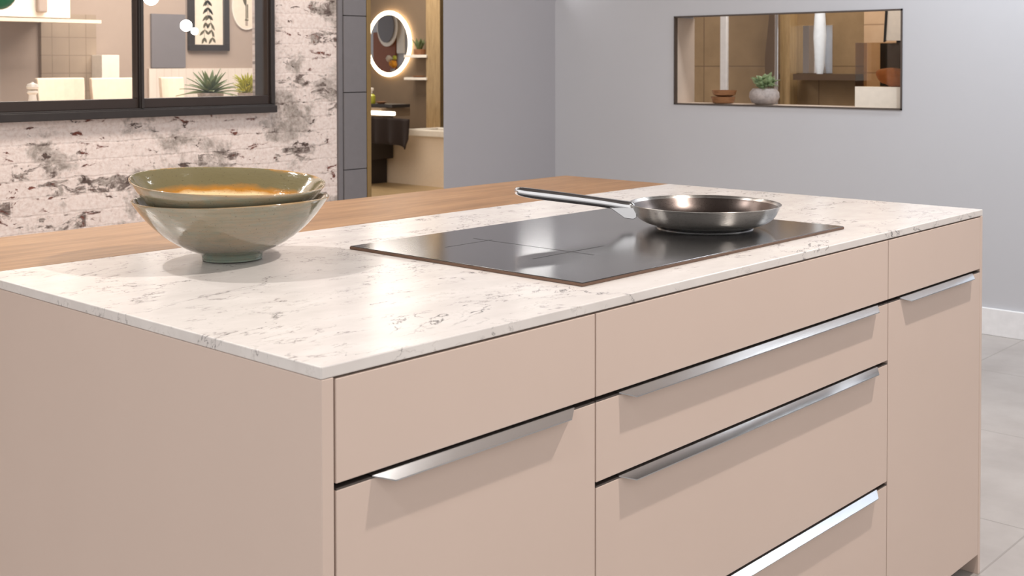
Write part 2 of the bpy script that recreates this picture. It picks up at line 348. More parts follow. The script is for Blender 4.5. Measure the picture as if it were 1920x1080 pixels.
# steel framed interior window
wn = struct(empty('window_1', (1.4, YB, WZ0)), 'black steel framed interior window in the brick wall', 'window')
y0, y1 = YB-.035, YB+.10
def part(o, root): return local(o, root)
part(boxes('window_frame', [((WXL, y0, WZ0), (WX1, y1, WZ0+.040)), ((WX1-.022, y0, WZ0+.04), (WX1, y1, WZ1)), ((WXL, y0, WZ1-.04), (WX1-.022, y1, WZ1)), ((WXL, y0, WZ0+.04), (WXL+.036, y1, WZ1-.04))], 'frame', bevel=.003), wn)
mull = [WXL+.036, 1.2, 1.848, WX1-.022]
for i in range(3):
    a, b = mull[i], mull[i+1]; l = a+(.0105 if i else .0); r = b-(.0105 if i < 2 else 0)
    s = part(boxes('sash', [((l, y0+.015, WZ0+.0402), (r, y0+.055, WZ0+.082)), ((l, y0+.015, WZ0+.082), (l+.007, y0+.055, WZ1-.05)), ((r-(.012 if i == 2 else .007), y0+.015, WZ0+.082), (r, y0+.055, WZ1-.05)), ((l, y0+.015, WZ1-.07), (r, y0+.055, WZ1-.045))], 'frame2', bevel=.002), wn)
    g = box('pane', (l+.006, y0+.030, WZ0+.08), (r-(.011 if i == 2 else .006), y0+.036, WZ1-.068), 'glass'); g.parent = s
for x in mull[1:3]:
    part(boxes('mullion', [((x-.010, y0+.004, WZ0+.04), (x+.010, y0+.07, WZ1-.04)), ((x-.006, y0-.006, WZ0+.04), (x+.006, y0+.004, WZ1-.04))], 'frame', bevel=.002), wn)
part(box('sill_nosing', (WXL, y0-.012, WZ0), (WX1+.003, y0+.01, WZ0+.034), 'frame', bevel=.003), wn)

# ------------------------------------------------------------------ kitchen island
Z, T = .90, .0152; ZB = Z-T; L, D, WD = 2.045, .933, .4
mt = tag(box('marble_worktop', (0, 0, ZB), (L, D-.001, Z), 'marble', bevel=.0015), 'white marble worktop with fine grey veins on the kitchen island', 'worktop')
tag(box('wooden_bar_top', (0, D+.001, ZB-.01), (L, D+WD, Z), 'wood', bevel=.0015), 'brown oak bar top running along the back of the marble worktop', 'worktop')
tag(box('end_panel', (0, 0.0, 0), (.0185, D+WD-.03, ZB-.0003), 'lacquer', bevel=.001), 'beige end panel closing the near left end of the island', 'panel')
tag(box('end_panel', (L-.013, .0, 0), (L, D+WD-.03, ZB-.0003), 'lacquer', bevel=.001), 'narrow beige end panel at the far right end of the island', 'panel')
tag(box('plinth', (.0185, .06, 0), (L-.013, .075, .049), 'carcass'), 'dark recessed plinth under the island cabinets', 'plinth')
tag(box('back_panel', (.019, D+WD-.05, 0), (L-.0135, D+WD-.031, ZB-.011), 'lacquer'), 'beige panel carrying the back of the oak bar top', 'panel')

def handle(x0, x1, z, parent):
    """bent profile sitting on the top edge of a front: lip slopes forward and down, ends cut on the slant"""
    bm = bmesh.new(); i, o_, dz, th = .025, .0165, .008, .0016
    bot = [(x0, .010, z), (x1, .010, z), (x1, 0, z), (x0, 0, z)]
    def quad(pts):
        top = [bm.verts.new(p) for p in pts]; lo = [bm.verts.new((p[0], p[1], p[2]-th)) for p in pts]
        bm.faces.new(top); bm.faces.new(lo[::-1]); n = len(pts)
        for k in range(n): bm.faces.new((top[k], lo[k], lo[(k+1) % n], top[(k+1) % n]))
    quad([(x0, .012, z+.0003), (x0, -.0004, z+.0003), (x1, -.0004, z+.0003), (x1, .012, z+.0003)])
    quad([(x0, -.0004, z+.0003), (x0+i, -o_, z-dz), (x1-i, -o_, z-dz), (x1, -.0004, z+.0003)])
    h = link('handle', mesh(bm, 'handle'), 'handle'); h.parent = parent
    return h
def cabinet(name, x0, x1, rows, label, handles):
    root = tag(empty(name, ((x0+x1)/2, .0, 0)), label, 'cabinet')
    local(box('carcass', (x0+.003, .024, .05), (x1-.003, D-.02, ZB-.0005), 'black'), root)
    for j, (zt, zb) in enumerate(rows):
        big = (zt-zb) > .4
        f = local(box('drawer_front' if not big else 'cabinet_door', (x0+.0014, 0, zb), (x1-.0014, .019, zt), 'lacquer', bevel=.0009), root)
        if handles[j]:
            c = box('edge_strip', (x0+.0018, .0005, zt), (x1-.0018, .019, zt+.0024), 'channel'); c.parent = f
            handle(x0+.0575, x1-.0505, zt+.0040, f)['label'] = 'brushed steel handle lip'
G = [ZB-.003, .7515, .6215, .3615]
cabinet('drawer_cabinet', .0205, .5205, [(G[0], .7555), (.7470, .05)], 'left island cabinet with a slim drawer above one tall front and a short handle', [0, 1])
cabinet('drawer_cabinet', .5205, 1.5205, [(G[0], .7555), (.7470, .6255), (.6170, .3655), (.3570, .05)], 'wide middle island cabinet under the hob with long steel drawer handles', [0, 1, 1, 1])
cabinet('drawer_cabinet', 1.5205, L-.014, [(G[0], .7555), (.7470, .05)], 'right island cabinet at the far end with a short handle above a tall front', [0, 1])

# hob
hx0, hx1, hy0, hy1, hz = .600, 1.4956, .0892, .6693, .0066
hb = tag(empty('induction_hob', ((hx0+hx1)/2, (hy0+hy1)/2, Z)), 'black glass induction hob with bronze edge set on the marble worktop', 'hob')
local(box('edge_frame', (hx0, hy0, Z+.0002), (hx1, hy1, Z+hz-.0012), 'hob_edge', bevel=.0008), hb)
gp = local(box('glass_plate', (hx0+.001, hy0+.001, Z+hz-.0012), (hx1-.001, hy1-.001, Z+hz), 'hob', bevel=.0009), hb)
for a, b in (((.722, .3035), (.93, .3055)), ((.830, .25), (.832, .56)), ((.712, .518), (.842, .520))):
    c = box('zone_marking', (*a, Z+hz), (*b, Z+hz+.00015), 'mark'); c.parent = gp

# bowls
def bowl(name, label, loc, tilt, rz, s=1.0, zs=1.0):
    root = tag(empty(name, loc), label, 'bowl', 'stacked green glazed bowls')
    P = [(.050, 0), (.056, .0005), (.0555, .009), (.060, .0125), (.085, .021), (.115, .038), (.143, .062), (.163, .085), (.1795, .1075), (.1815, .1105),
         (.1800, .1125), (.1765, .1105), (.158, .086), (.138, .064), (.110, .042), (.080, .026), (.045, .019), (.004, .018)]
    P = [(r*s, z*zs) for r, z in P]
    mi = [0]*10+[1]*9
    b = lathe('bowl_body', P, ['glaze', 'glaze_in'], root, seg=96, sub=1, mi=mi, wob=.011)
    foot = lathe('foot_ring', [(.050, -.0012), (.054, -.0012), (.055, .007), (.050, .007)], 'glaze', root, closed=False, seg=64)
    h = Vector((fw.x, fw.y, 0)).normalized()       # tilt[0]: near side down, tilt[1]: right side down
    q = Matrix.Rotation(math.radians(tilt[0]), 3, r0) @ Matrix.Rotation(math.radians(tilt[1]), 3, h) @ Matrix.Rotation(rz, 3, 'Z')
    root.rotation_euler = q.to_euler(); return root
BO = Vector((.382, .741, Z+.0024))
bowl('ceramic_bowl', 'green brown glazed bowl standing directly on the marble, lower of the stack', BO, (-.7, -.6), .3, .99, .995)
bowl('ceramic_bowl', 'green brown glazed bowl nested on top of the other bowl, amber band inside', BO+Vector((-.010, .006, .0325)), (2.8, 3.3), 1.9, .965, 1.0)

# frying pan
PC = Vector((1.292, .312, Z+hz))
pan = tag(empty('frying_pan', PC), 'stainless steel frying pan standing on the right half of the black hob', 'pan')
k = 1.0
body = lathe('pan_body', [(.098, .004), (.112, .0052), (.1285, .0095), (.1415, .0165), (.1505, .026), (.1565, .037), (.1620, .0485), (.1635, .0500), (.1620, .0508), (.1560, .0450), (.1500, .035), (.1410, .0225), (.128, .0135), (.110, .0095), (.003, .009)],
      ['steel', 'steel_in'], pan, seg=96, sub=1, mi=[0]*9+[1]*7)
body['label'] = 'polished steel body with a darker bronze inside'
lathe('base_disc', [(.096, 0), (.103, .0006), (.104, .0035), (.098, .0042)], 'chrome', pan, seg=64)
# handle path, perpendicular to the line of sight in plan, rising to its tip
hd = Vector((-.69, .724, 0)).normalized(); hs = Vector((hd.y, -hd.x, 0))
sec = []
for s_, z_, wd, th in ((.150, .0415, .017, .013), (.165, .043, .017, .013), (.185, .0465, .015, .012), (.22, .052, .0125, .0115), (.27, .0590, .0125, .0120), (.33, .0665, .0135, .0125), (.38, .0730, .0140, .0125), (.400, .0765, .0125, .011), (.412, .0785, .008, .0075)):
    sec.append((hd*s_+Vector((0, 0, z_)), wd*1.15, th/1.05))
bm = bmesh.new(); rings = []; NS = 16
for c, wd, th in sec:
    ring = []
    for i in range(NS):
        a = 2*PI*i/NS; ca, sa = math.cos(a), math.sin(a)
        sx = math.copysign(abs(ca)**.7, ca); sz = math.copysign(abs(sa)**.7, sa)
        ring.append(bm.verts.new(c + hs*(wd*sx) + Vector((0, 0, th*sz*(1.0 if sz > 0 else .9)))))
    rings.append(ring)
for j in range(len(rings)-1):
    for i in range(NS): bm.faces.new((rings[j][i], rings[j][(i+1) % NS], rings[j+1][(i+1) % NS], rings[j+1][i]))
bm.faces.new(rings[0]); bm.faces.new(rings[-1])
hn = link('handle', mesh(bm, 'handle'), 'chrome', pan, smooth=True); s_ = hn.modifiers.new('s', 'SUBSURF'); s_.levels = s_.render_levels = 1
bm = bmesh.new()                       # folded bracket that ties the handle to the pan wall
for sd in (-1, 1):
    pts = [(.208, .0440), (.150, .0430), (.1500, .0220), (.157, .0185), (.176, .0210)]
    A = [bm.verts.new(hd*s+hs*(sd*.0165)+Vector((0, 0, z))) for s, z in pts]; B = [bm.verts.new(hd*s+hs*(sd*.0195)+Vector((0, 0, z))) for s, z in pts]
    bm.faces.new(A); bm.faces.new(B[::-1])
    for i in range(5): bm.faces.new((A[i], B[i], B[(i+1) % 5], A[(i+1) % 5]))
A = [bm.verts.new(hd*s+hs*w_+Vector((0, 0, z))) for s, z, w_ in ((.1425, .022, -.016), (.1425, .022, .016), (.1545, .046, .016), (.1545, .046, -.016))]
B = [bm.verts.new(v.co+hd*.003) for v in A]
bm.faces.new(A); bm.faces.new(B[::-1])
for i in range(4): bm.faces.new((A[i], B[i], B[(i+1) % 4], A[(i+1) % 4]))
link('bracket', mesh(bm, 'bracket'), 'chrome', pan, bevel=.001)
for sd in (-1, 1):
    bm = bmesh.new(); bmesh.ops.create_uvsphere(bm, u_segments=12, v_segments=8, radius=.0035)
    rv = link('rivet', mesh(bm, 'rivet'), 'chrome', pan, smooth=True); rv.location = hd*.141+hs*(sd*.009)+Vector((0, 0, .033))

# ------------------------------------------------------------------ wall opening on the right: things standing on its sill
SX = XR+.085; SZ = NZ0+t
def sphere_mesh(r, seg=24, sc=(1, 1, 1), jitter=0, seed=0, ico=False):
    bm = bmesh.new()
    if ico: bmesh.ops.create_icosphere(bm, subdivisions=4, radius=r)
    else: bmesh.ops.create_uvsphere(bm, u_segments=seg, v_segments=seg//2, radius=r)
    for v in bm.verts:
        v.co = Vector((v.co.x*sc[0], v.co.y*sc[1], v.co.z*sc[2]))
        if jitter: v.co *= 1 + jitter*noise.noise(v.co/r*1.6+Vector((seed, 0, 0)))
    return mesh(bm)
p = at(0, SX, 1357, 190)
for i in range(2):
    q = at(0, SX, 1357+(1 if i else -1), 190)
    d = lathe('wooden_dish', [(.040, 0), (.060, .008), (.068, .030), (.070, .034), (.066, .034), (.058, .012), (.004, .010)] if i else [(.045, 0), (.058, .004), (.066, .034), (.068, .038), (.060, .037), (.050, .010), (.004, .008)], 'wooddish', seg=40)
    d.location = (SX, q.y, SZ+.0005+(.0395 if i else 0))
    tag(d, ['turned wooden dish on the sill of the wall opening, lower of two', 'turned wooden dish with orange rim stacked on the lower dish'][i], 'dish', 'wooden dishes in the wall opening')
pp = tag(empty('potted_succulent', (SX, at(0, SX, 1433, 190).y, SZ+.0005)), 'round stone grey pot with pale green succulent in the wall opening', 'potted plant')
lathe('pot', [(.045, 0), (.068, .012), (.081, .040), (.078, .066), (.062, .086), (.056, .086), (.050, .078), (.004, .076)], 'pot', pp, seg=40)
def leaf_cluster(name, n, rad, hgt, size, m, parent, seed, base, wide=.5, droop=.3, up=(.2, 1.2)):
    rnd = random.Random(seed); bm = bmesh.new()
    for _ in range(n):
        a = rnd.uniform(0, 2*PI); e = rnd.uniform(*up); ln = size*rnd.uniform(.7, 1.2)
        r_ = rad*math.sqrt(rnd.random()); o = Vector((base[0]+r_*math.cos(a), base[1]+r_*math.sin(a), base[2]+hgt*rnd.random()))
        d = Vector((math.cos(a)*math.cos(e), math.sin(a)*math.cos(e), math.sin(e))); sd = d.cross(Vector((0, 0, 1))).normalized(); upv = sd.cross(d).normalized()
        segs = 5; L_, R_, C_ = [], [], []
        for i in range(segs+1):
            t_ = i/segs; wd = ln*wide*.5*(math.sin(PI*min(1, t_*.92+.08))**.8)*(1-t_*.35); c = o+d*(ln*t_)-Vector((0, 0, droop*ln*t_*t_))
            if i == segs: wd = ln*.004
            L_.append(bm.verts.new(c+sd*wd+upv*wd*.35)); R_.append(bm.verts.new(c-sd*wd+upv*wd*.35)); C_.append(bm.verts.new(c))
        for i in range(segs):
            bm.faces.new((L_[i], L_[i+1], C_[i+1], C_[i])); bm.faces.new((C_[i], C_[i+1], R_[i+1], R_[i]))
    o = link(name, mesh(bm), m, parent, smooth=True)
    so = o.modifiers.new('t', 'SOLIDIFY'); so.thickness = size*.03; return o
leaf_cluster('foliage', 90, .05, .055, .040, 'leaf3', pp, 3, (0, 0, .082), .75, .1, (.1, 1.4))
# white block with a smoked glass case, rock and black panel at the right end of the sill
ya, yb = at(0, SX-.03, 1607, 190).y, NY0+.012
tag(box('display_block', (XR+.03, yb, SZ+.0005), (XR+.16, ya, 1.142), 'white', bevel=.001), 'white block at the right end of the wall opening sill', 'block')
gc = tag(empty('glass_case', (SX, (ya+yb)/2, 1.1425)), 'smoked glass case on the white block in the wall opening', 'case')
for nm, a, b in (('front_glass', (XR+.032, yb, 1.143), (XR+.036, ya, 1.362)), ('side_glass', (XR+.0365, ya-.004, 1.143), (XR+.1535, ya, 1.362))):
    local(box(nm, a, b, 'smoke'), gc)
yk = at(0, XR+.15, 1652, 100).y
tag(box('black_board', (XR+.140, yb+.001, 1.1432), (XR+.150, yk, 1.360), 'blackp'), 'black board standing inside the smoked glass case behind the rock', 'board')
q = at(0, SX, 1672, 145)
rk = link('salt_rock', sphere_mesh(.095, sc=(.45, 1.0, .47), jitter=.28, seed=2.3, ico=True), 'rock', smooth=True); rk.location = (SX, q.y-.012, 1.1435+.046)
tag(rk, 'orange pink lump of rock inside the smoked glass case', 'rock')

# glazed room behind the opening
XS = 6.3
struct(box('wall_stone', (XS, -.2, 0), (XS+.1, 4.9, HC), 'stone'), 'brown stone tiled wall seen through the wall opening', 'wall')
def slab(name, ax, v, depth, px0, py0, px1, py1, m, parent=None, bevel=0):
    a = at(ax, v, px0, py1); b = at(ax, v, px1, py0); a2 = a.copy(); b2 = b.copy(); b2[ax] += depth
    # keep a clean box: z from both corners
    return box(name, a2, b2, m, parent, bevel)
def full_post(name, x, px0, px1, m, dx=.02):
    a = at(0, x, px0, 100); b = at(0, x, px1, 100); return box(name, (x, a.y, 0), (x+dx, b.y, HC), m)
sc_ = tag(empty('shower_screen', (5.7, 2.9, 0)), 'clear glass shower screen with chrome posts in the room behind the opening', 'screen')
ys = [at(0, 5.7, 1357, 100).y, at(0, 5.7, 1457, 100).y]
local(box('post', (5.69, ys[0]-.025, 0), (5.72, ys[0]+.022, 2.2), 'base', bevel=.004), sc_)
local(box('post', (5.69, ys[1]-.012, 0), (5.72, ys[1]+.012, 2.2), 'chrome', bevel=.003), sc_)
local(box('glass_panel', (5.70, ys[1]+.014, .02), (5.708, ys[0]-.027, 2.2), 'glass'), sc_)
a = at(0, 6.15, 1434, 150); b = at(0, 6.15, 1455, 150)
tw = prism('hanging_robe', [(a.y, .7), (b.y, .7), (b.y, 1.9), (b.y+.02, 1.9), ((a.y+b.y)/2+.02, 1.5), (a.y, 1.3)], 0, 6.15, 6.25, 'walnut')
tag(tw, 'dark brown robe hanging behind the shower screen', 'robe')
a = at(0, 6.2, 1460, 100); b = at(0, 6.2, 1481, 100)
tag(box('wooden_column', (6.2, b.y, 0), (6.299, a.y, 2.6), 'bathwood'), 'orange brown wooden column beside the chrome post behind the opening', 'column')
wm = slab('wall_mirror', 0, XS-.012, .011, 1483, 47, 1561, 137, 'mirror'); tag(wm, 'rectangular mirror on the brown stone wall behind the opening', 'mirror')
sh = slab('wall_shelf', 0, XS-.14, .139, 1487, 139, 1604, 150, 'walnut'); tag(sh, 'dark brown wall shelf under the rectangular mirror behind the opening', 'shelf')
tl = lathe('reflection_tube', [(.02, 0), (.03, .05), (.042, .25), (.036, .36), (.024, .52), (.018, .56), (.004, .56)], mat('pale_reflection', (225, 232, 238), .4, emit=((225, 235, 245), .12)), seg=32)  # added pale glowing tube, shaped after a bright reflection
q = at(0, XS-.08, 1537, 138.5); tl.location = (XS-.08, q.y, q.z-.0005); tag(tl, 'tall white glowing tube imitating a bright reflection on the dark wall shelf', 'lamp')
# pale tiled pier and leaning white picture at the far right of the opening
q0 = at(0, 6.1, 1620, 50); q1 = at(0, 6.1, 1668, 50)
tag(box('tiled_pier', (6.1, 1.1, 0), (6.299, q0.y, 2.7), make_tiles('pink_stone', (178, 146, 112), (196, 166, 134), (150, 120, 90), .5, .3, 'yz')), 'pinkish tiled pier at the right of the room behind the opening', 'pier')
bd = tag(empty('framed_board', (5.6, 1.5, .001)), 'white board in a black frame leaning at the top right of the opening', 'board')
q = [at(0, 5.6, *c) for c in ((1665, 10), (1720, 10), (1720, 76), (1661, 76))]
local(prism('board_panel', [(v.y, v.z) for v in q], 0, 5.6, 5.612, 'white'), bd)
q = [at(0, 5.6, *c) for c in ((1661, 8), (1665, 8), (1661, 76), (1657, 79))]
local(box('stand', (5.613, q[3].y-.10, .001), (5.633, q[3].y-.07, q[3].z+.05), 'black'), bd)
local(prism('board_frame', [(v.y, v.z) for v in q], 0, 5.595, 5.615, 'black'), bd)

# ------------------------------------------------------------------ dining room behind the window
YD = 6.5
struct(box('wall_dining', (-1.5, YD, 0), (4.75, YD+.1, HC), 'dining'), 'taupe wall of the dining room behind the window', 'wall')
zc = at(1, YD, 400, 128).z
struct(box('trim_4', (3.6, YD-.02, 0), (4.75, YD-.0005, zc), 'wains'), 'white wainscot on the dining room wall', 'trim')
a = at(1, YD-.03, 78, 140); b = at(1, YD-.03, 180, 28)
tag(box('tiled_splashback', (a.x, YD-.03, .85), (b.x, YD-.0005, b.z), 'brown_t'), 'brown small tiled splashback under the white hood behind the window', 'splashback')
hd_ = tag(empty('wall_hood', (2.7, YD, 1.6)), 'white kitchen hood cabinet with grey duct at the upper left of the window', 'hood')
a = at(1, 6.1, -20, 30); b = at(1, 6.1, 132, 24)
local(box('hood_body', (a.x-.3, 6.1, a.z), (b.x, YD-.0005, a.z+.6), 'white', bevel=.004), hd_)
c = at(1, 6.06, 72, 24); d = at(1, 6.06, 90, 24); local(box('duct', (c.x, 6.06, a.z+.03), (d.x, 6.0995, a.z+.6), 'dining', bevel=.01), hd_)
c = at(1, 6.04, 190, 27); local(box('hood_lip', (a.x-.3, 6.04, a.z-.03), (c.x, 6.099, a.z-.008), 'cream'), hd_)
a = at(1, 6.35, 185, 103); b = at(1, 6.35, 221, 103)
tag(box('tall_box', (a.x+.012, 6.33, 0), (b.x, YD-.031, a.z), 'white', bevel=.003), 'narrow upright white box against the dining room wall behind the window', 'box')
a = at(1, YD-.02, 285, 130); b = at(1, YD-.02, 352, 28)
tag(box('grey_wall_panel', (a.x, YD-.02, a.z+.01), (b.x-.02, YD-.0005, 1.62), 'locker'), 'dark grey panel on the dining room wall left of the leaf print', 'panel')

# console behind the glass
CZ = WZ0+.085
cn = tag(empty('console', (1.8, 4.05, 0)), 'long cream console standing just behind the interior window', 'console')
CZ = 1.06
local(box('console_top', (-.2, 3.85, CZ-.03), (3.0, 4.35, CZ), 'cream', bevel=.003), cn)
local(box('console_body', (-.15, 3.88, 0), (2.95, 4.33, CZ-.03), 'white'), cn)

def chair(loc, rz, label):
    root = tag(empty('dining_chair', loc, rz), label, 'chair', 'cream chairs behind the window')
    bm = bmesh.new(); n = 10                     # tall back, waisted sides, gently curved
    F, B = [], []
    for j in range(n+1):
        t_ = j/n; z = .48+t_*.70; hw = .150-.014*math.sin(PI*min(1, t_*1.15))+.004*t_
        for arr, dy in ((F, -.02), (B, .02)):
            arr.append([bm.verts.new((x*hw, dy+.035*(1-x*x)+.06*t_, z)) for x in (-1, -.6, -.2, .2, .6, 1)])
    for j in range(n):
        for i in range(5):
            bm.faces.new((F[j][i], F[j][i+1], F[j+1][i+1], F[j+1][i])); bm.faces.new((B[j][i], B[j+1][i], B[j+1][i+1], B[j][i+1]))
        for i, s in ((0, 0), (5, 0)): bm.faces.new((F[j][i], F[j+1][i], B[j+1][i], B[j][i]))
    for j in (0, n):
        for i in range(5): bm.faces.new((F[j][i], F[j][i+1], B[j][i+1], B[j][i]))
    link('backrest', mesh(bm), 'cream', root, smooth=False, bevel=.008)
    box('seat', (-.16, -.36, .42), (.16, .03, .49), 'cream', root, bevel=.02)
    for sx in (-1, 1):
        for sy in (-.33, .01): box('leg', (sx*.14-.015, sy-.015, 0), (sx*.14+.015, sy+.015, .42), 'bathwood', root)
    return root
for px, lab in ((115, 'cream high backed chair, left one behind the left window pane'), (214, 'cream high backed chair, right one behind the left window pane'), (324, 'cream high backed chair seen low in the right window pane left of the agave')):
    q = at(1, 5.9, px, 143 if px < 300 else 142); ch = chair((q.x, 5.86, 0), 0, lab); ch.scale = (1 if px < 300 else .55, 1, q.z/1.19)

# plants and mill on the console
q = at(1, 4.05, 395, 186); ag = tag(empty('agave_plant', (q.x, 4.05, CZ+.0005)), 'dark green spiky agave on the console behind the right window pane', 'plant')
lathe('pot', [(.05, 0), (.062, .03), (.065, .055), (.058, .055), (.05, .045), (.004, .045)], 'pot', ag, seg=32)
rnd = random.Random(5); bm = bmesh.new()
for i in range(40):
    a = i*2.399; lv = i/40; e = .12+lv*1.15; ln = .165-.035*lv+rnd.uniform(-.015, .02)
    d = Vector((math.cos(a)*math.cos(e), math.sin(a)*math.cos(e), math.sin(e))); sd = Vector((-math.sin(a), math.cos(a), 0)); up_ = sd.cross(d)
    pr_ = None
    for j in range(7):
        t_ = j/6; wd = .0165*(1-t_**2.2)*(0.7+.6*t_ if t_ < .4 else .94)+.0004; c = Vector((0, 0, .048))+d*(ln*t_)-Vector((0, 0, .035*t_*t_*math.cos(e)))
        cur = [bm.verts.new(c+sd*wd+up_*-abs(wd)*.35), bm.verts.new(c-up_*wd*.1), bm.verts.new(c-sd*wd+up_*-abs(wd)*.35)]
        if pr_: bm.faces.new((pr_[0], cur[0], cur[1], pr_[1])); bm.faces.new((pr_[1], cur[1], cur[2], pr_[2]))
        pr_ = cur
lf = link('leaves', mesh(bm), 'leaf', ag, smooth=True); so = lf.modifiers.new('t', 'SOLIDIFY'); so.thickness = .003
q = at(1, 4.05, 464, 186); gr = tag(empty('grassy_plant', (q.x+.020, 4.09, CZ+.0005)), 'bright yellow green grassy plant right of the agave behind the window', 'plant')
lathe('pot', [(.035, 0), (.043, .03), (.045, .05), (.04, .05), (.035, .042), (.004, .042)], 'pot', gr, seg=32)
leaf_cluster('foliage', 230, .032, .07, .055, 'leaf2', gr, 9, (0, 0, .042), .13, .25, (.5, 1.5))
q = at(1, 4.1, 61, 186); ml = tag(empty('pepper_mill', (q.x, 4.1, CZ+.0005)), 'white turned pepper mill behind the left window pane', 'mill')
zt = at(1, 4.1, 61, 154).z-CZ
lathe('mill_body', [(.022, 0), (.024, .008), (.018, zt*.35), (.016, zt*.52), (.024, zt*.60), (.022, zt*.66), (.010, zt*.70)], 'mill', ml, seg=28)
lathe('mill_cap', [(.010, zt*.7), (.024, zt*.74), (.027, zt*.82), (.022, zt*.92), (.008, zt*.96), (.004, zt)], 'mill', ml, seg=28)

# framed leaf print
def flat_leaf(bm, c, ang, ln, wd, y):
    pts = []
    for j in range(7):
        t_ = j/6; w_ = wd*math.sin(PI*t_)**.8; pts.append((ln*t_, w_))
    out = pts+[(a_, -b_) for a_, b_ in pts[-2:0:-1]]
    vs = [bm.verts.new((c[0]+x*math.cos(ang)-z*math.sin(ang), y, c[1]+x*math.sin(ang)+z*math.cos(ang))) for x, z in out]
    bm.faces.new(vs)
a = at(1, YD, 351, 95); b = at(1, YD, 426, 95)
fx0, fx1, fz0, fz1 = a.x, b.x, a.z, a.z+.62
fp = tag(empty('framed_leaf_print', ((fx0+fx1)/2, YD-.02, fz0)), 'black framed botanical leaf print on the dining room wall', 'picture')
fwd = .045
local(boxes('picture_frame', [((fx0, YD-.035, fz0), (fx1, YD-.001, fz0+fwd)), ((fx0, YD-.035, fz1-fwd), (fx1, YD-.001, fz1)), ((fx0, YD-.035, fz0+fwd), (fx0+fwd, YD-.001, fz1-fwd)), ((fx1-fwd, YD-.035, fz0+fwd), (fx1, YD-.001, fz1-fwd))], 'frame', bevel=.002), fp)
local(box('mat_board', (fx0+fwd, YD-.012, fz0+fwd), (fx1-fwd, YD-.002, fz1-fwd), 'paper'), fp)
bm = bmesh.new(); cx = (fx0+fx1)/2; rnd = random.Random(4); yy = YD-.0128
for sx, lean in ((-.03, .12), (.035, -.1)):
    for j in range(8):
        z_ = fz0+.10+j*.055; x_ = cx+sx*(.5+.5*math.cos(j*.6))+rnd.uniform(-.008, .008)
        for s in (-1, 1): flat_leaf(bm, (x_, z_), -PI/2+s*(.55+rnd.uniform(-.2, .3)), rnd.uniform(.045, .07), .010, yy)
        addbox(bm, (x_-.0015, yy, z_-.0), (x_+.0015, yy+.0004, z_+.056))
local(link('leaf_drawing', mesh(bm), 'ink'), fp)
# oval plaque
q = at(1, YD-.01, 461, 10); qb = at(1, YD-.01, 461, 56); ql = at(1, YD-.01, 434, 10)
ow = q.x-ql.x; oh = ow*1.35; ocz = qb.z+oh
pl = tag(empty('oval_plaque', (q.x, YD-.01, ocz)), 'oval cream plaque painted with a green stem in a vase', 'picture')
def oval(name, w_, h_, y_a, y_b, m, cx_, cz_, root, n=48):
    return local(prism(name, [(cx_+w_*math.cos(2*PI*i/n), cz_+h_*math.sin(2*PI*i/n)) for i in range(n)], 1, y_a, y_b, m), root)
oval('plaque_rim', ow, oh, YD-.018, YD-.001, 'white', q.x, ocz, pl)
oval('plaque_face', ow*.93, oh*.93, YD-.0195, YD-.018, 'paper', q.x, ocz, pl)
bm = bmesh.new(); y_ = YD-.0202
addbox(bm, (q.x-.010, y_, qb.z+.075), (q.x-.001, y_+.0006, ocz+.07)); addbox(bm, (q.x+.003, y_, qb.z+.085), (q.x+.014, y_+.0006, ocz+.02)); addbox(bm, (q.x-.016, y_, qb.z+.068), (q.x+.016, y_+.0006, qb.z+.08))
flat_leaf(bm, (q.x-.005, ocz), 1.9, .1, .012, y_)
local(link('stem_drawing', mesh(bm), 'ink'), pl)
local(box('vase_drawing', (q.x-.012, y_, qb.z+.03), (q.x+.010, y_+.0006, qb.z+.067), 'dining'), pl)
# added glowing globes on cords imitate reflections in the pane; and the green pendant
for px, py, r_, lab in ((349, 48, .036, 'round glowing globe imitating a pane reflection beside the leaf print, larger of the lower two'), (355, 59, .022, 'small glowing globe imitating a pane reflection directly under the larger one by the leaf print'), (283, -4, .045, 'large glowing globe imitating a pane reflection at the top of the window beside the mullion')):
    q = at(1, 5.4, px, py); root = tag(empty('pane_reflection', q), lab, 'lamp', 'glowing globes imitating reflections in the window')
    link('reflection_globe', sphere_mesh(r_, 20), 'reflection_globe', root, smooth=True)
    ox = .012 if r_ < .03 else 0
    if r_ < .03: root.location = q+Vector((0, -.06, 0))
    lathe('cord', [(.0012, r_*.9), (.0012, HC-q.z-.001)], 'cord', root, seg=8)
q = at(1, 3.2, -4, -14); root = tag(empty('green_pendant_lamp', q), 'green enamel pendant lamp at the top left corner of the window', 'lamp')
r_ = .064
lathe('lamp_shade', [(r_*math.sin(a_), -r_*math.cos(a_)) for a_ in [x*.26 for x in range(1, 12)]], 'green', root, seg=40)
lathe('cord', [(.002, r_*.98), (.002, HC-q.z-.001)], 'cord', root, seg=8)

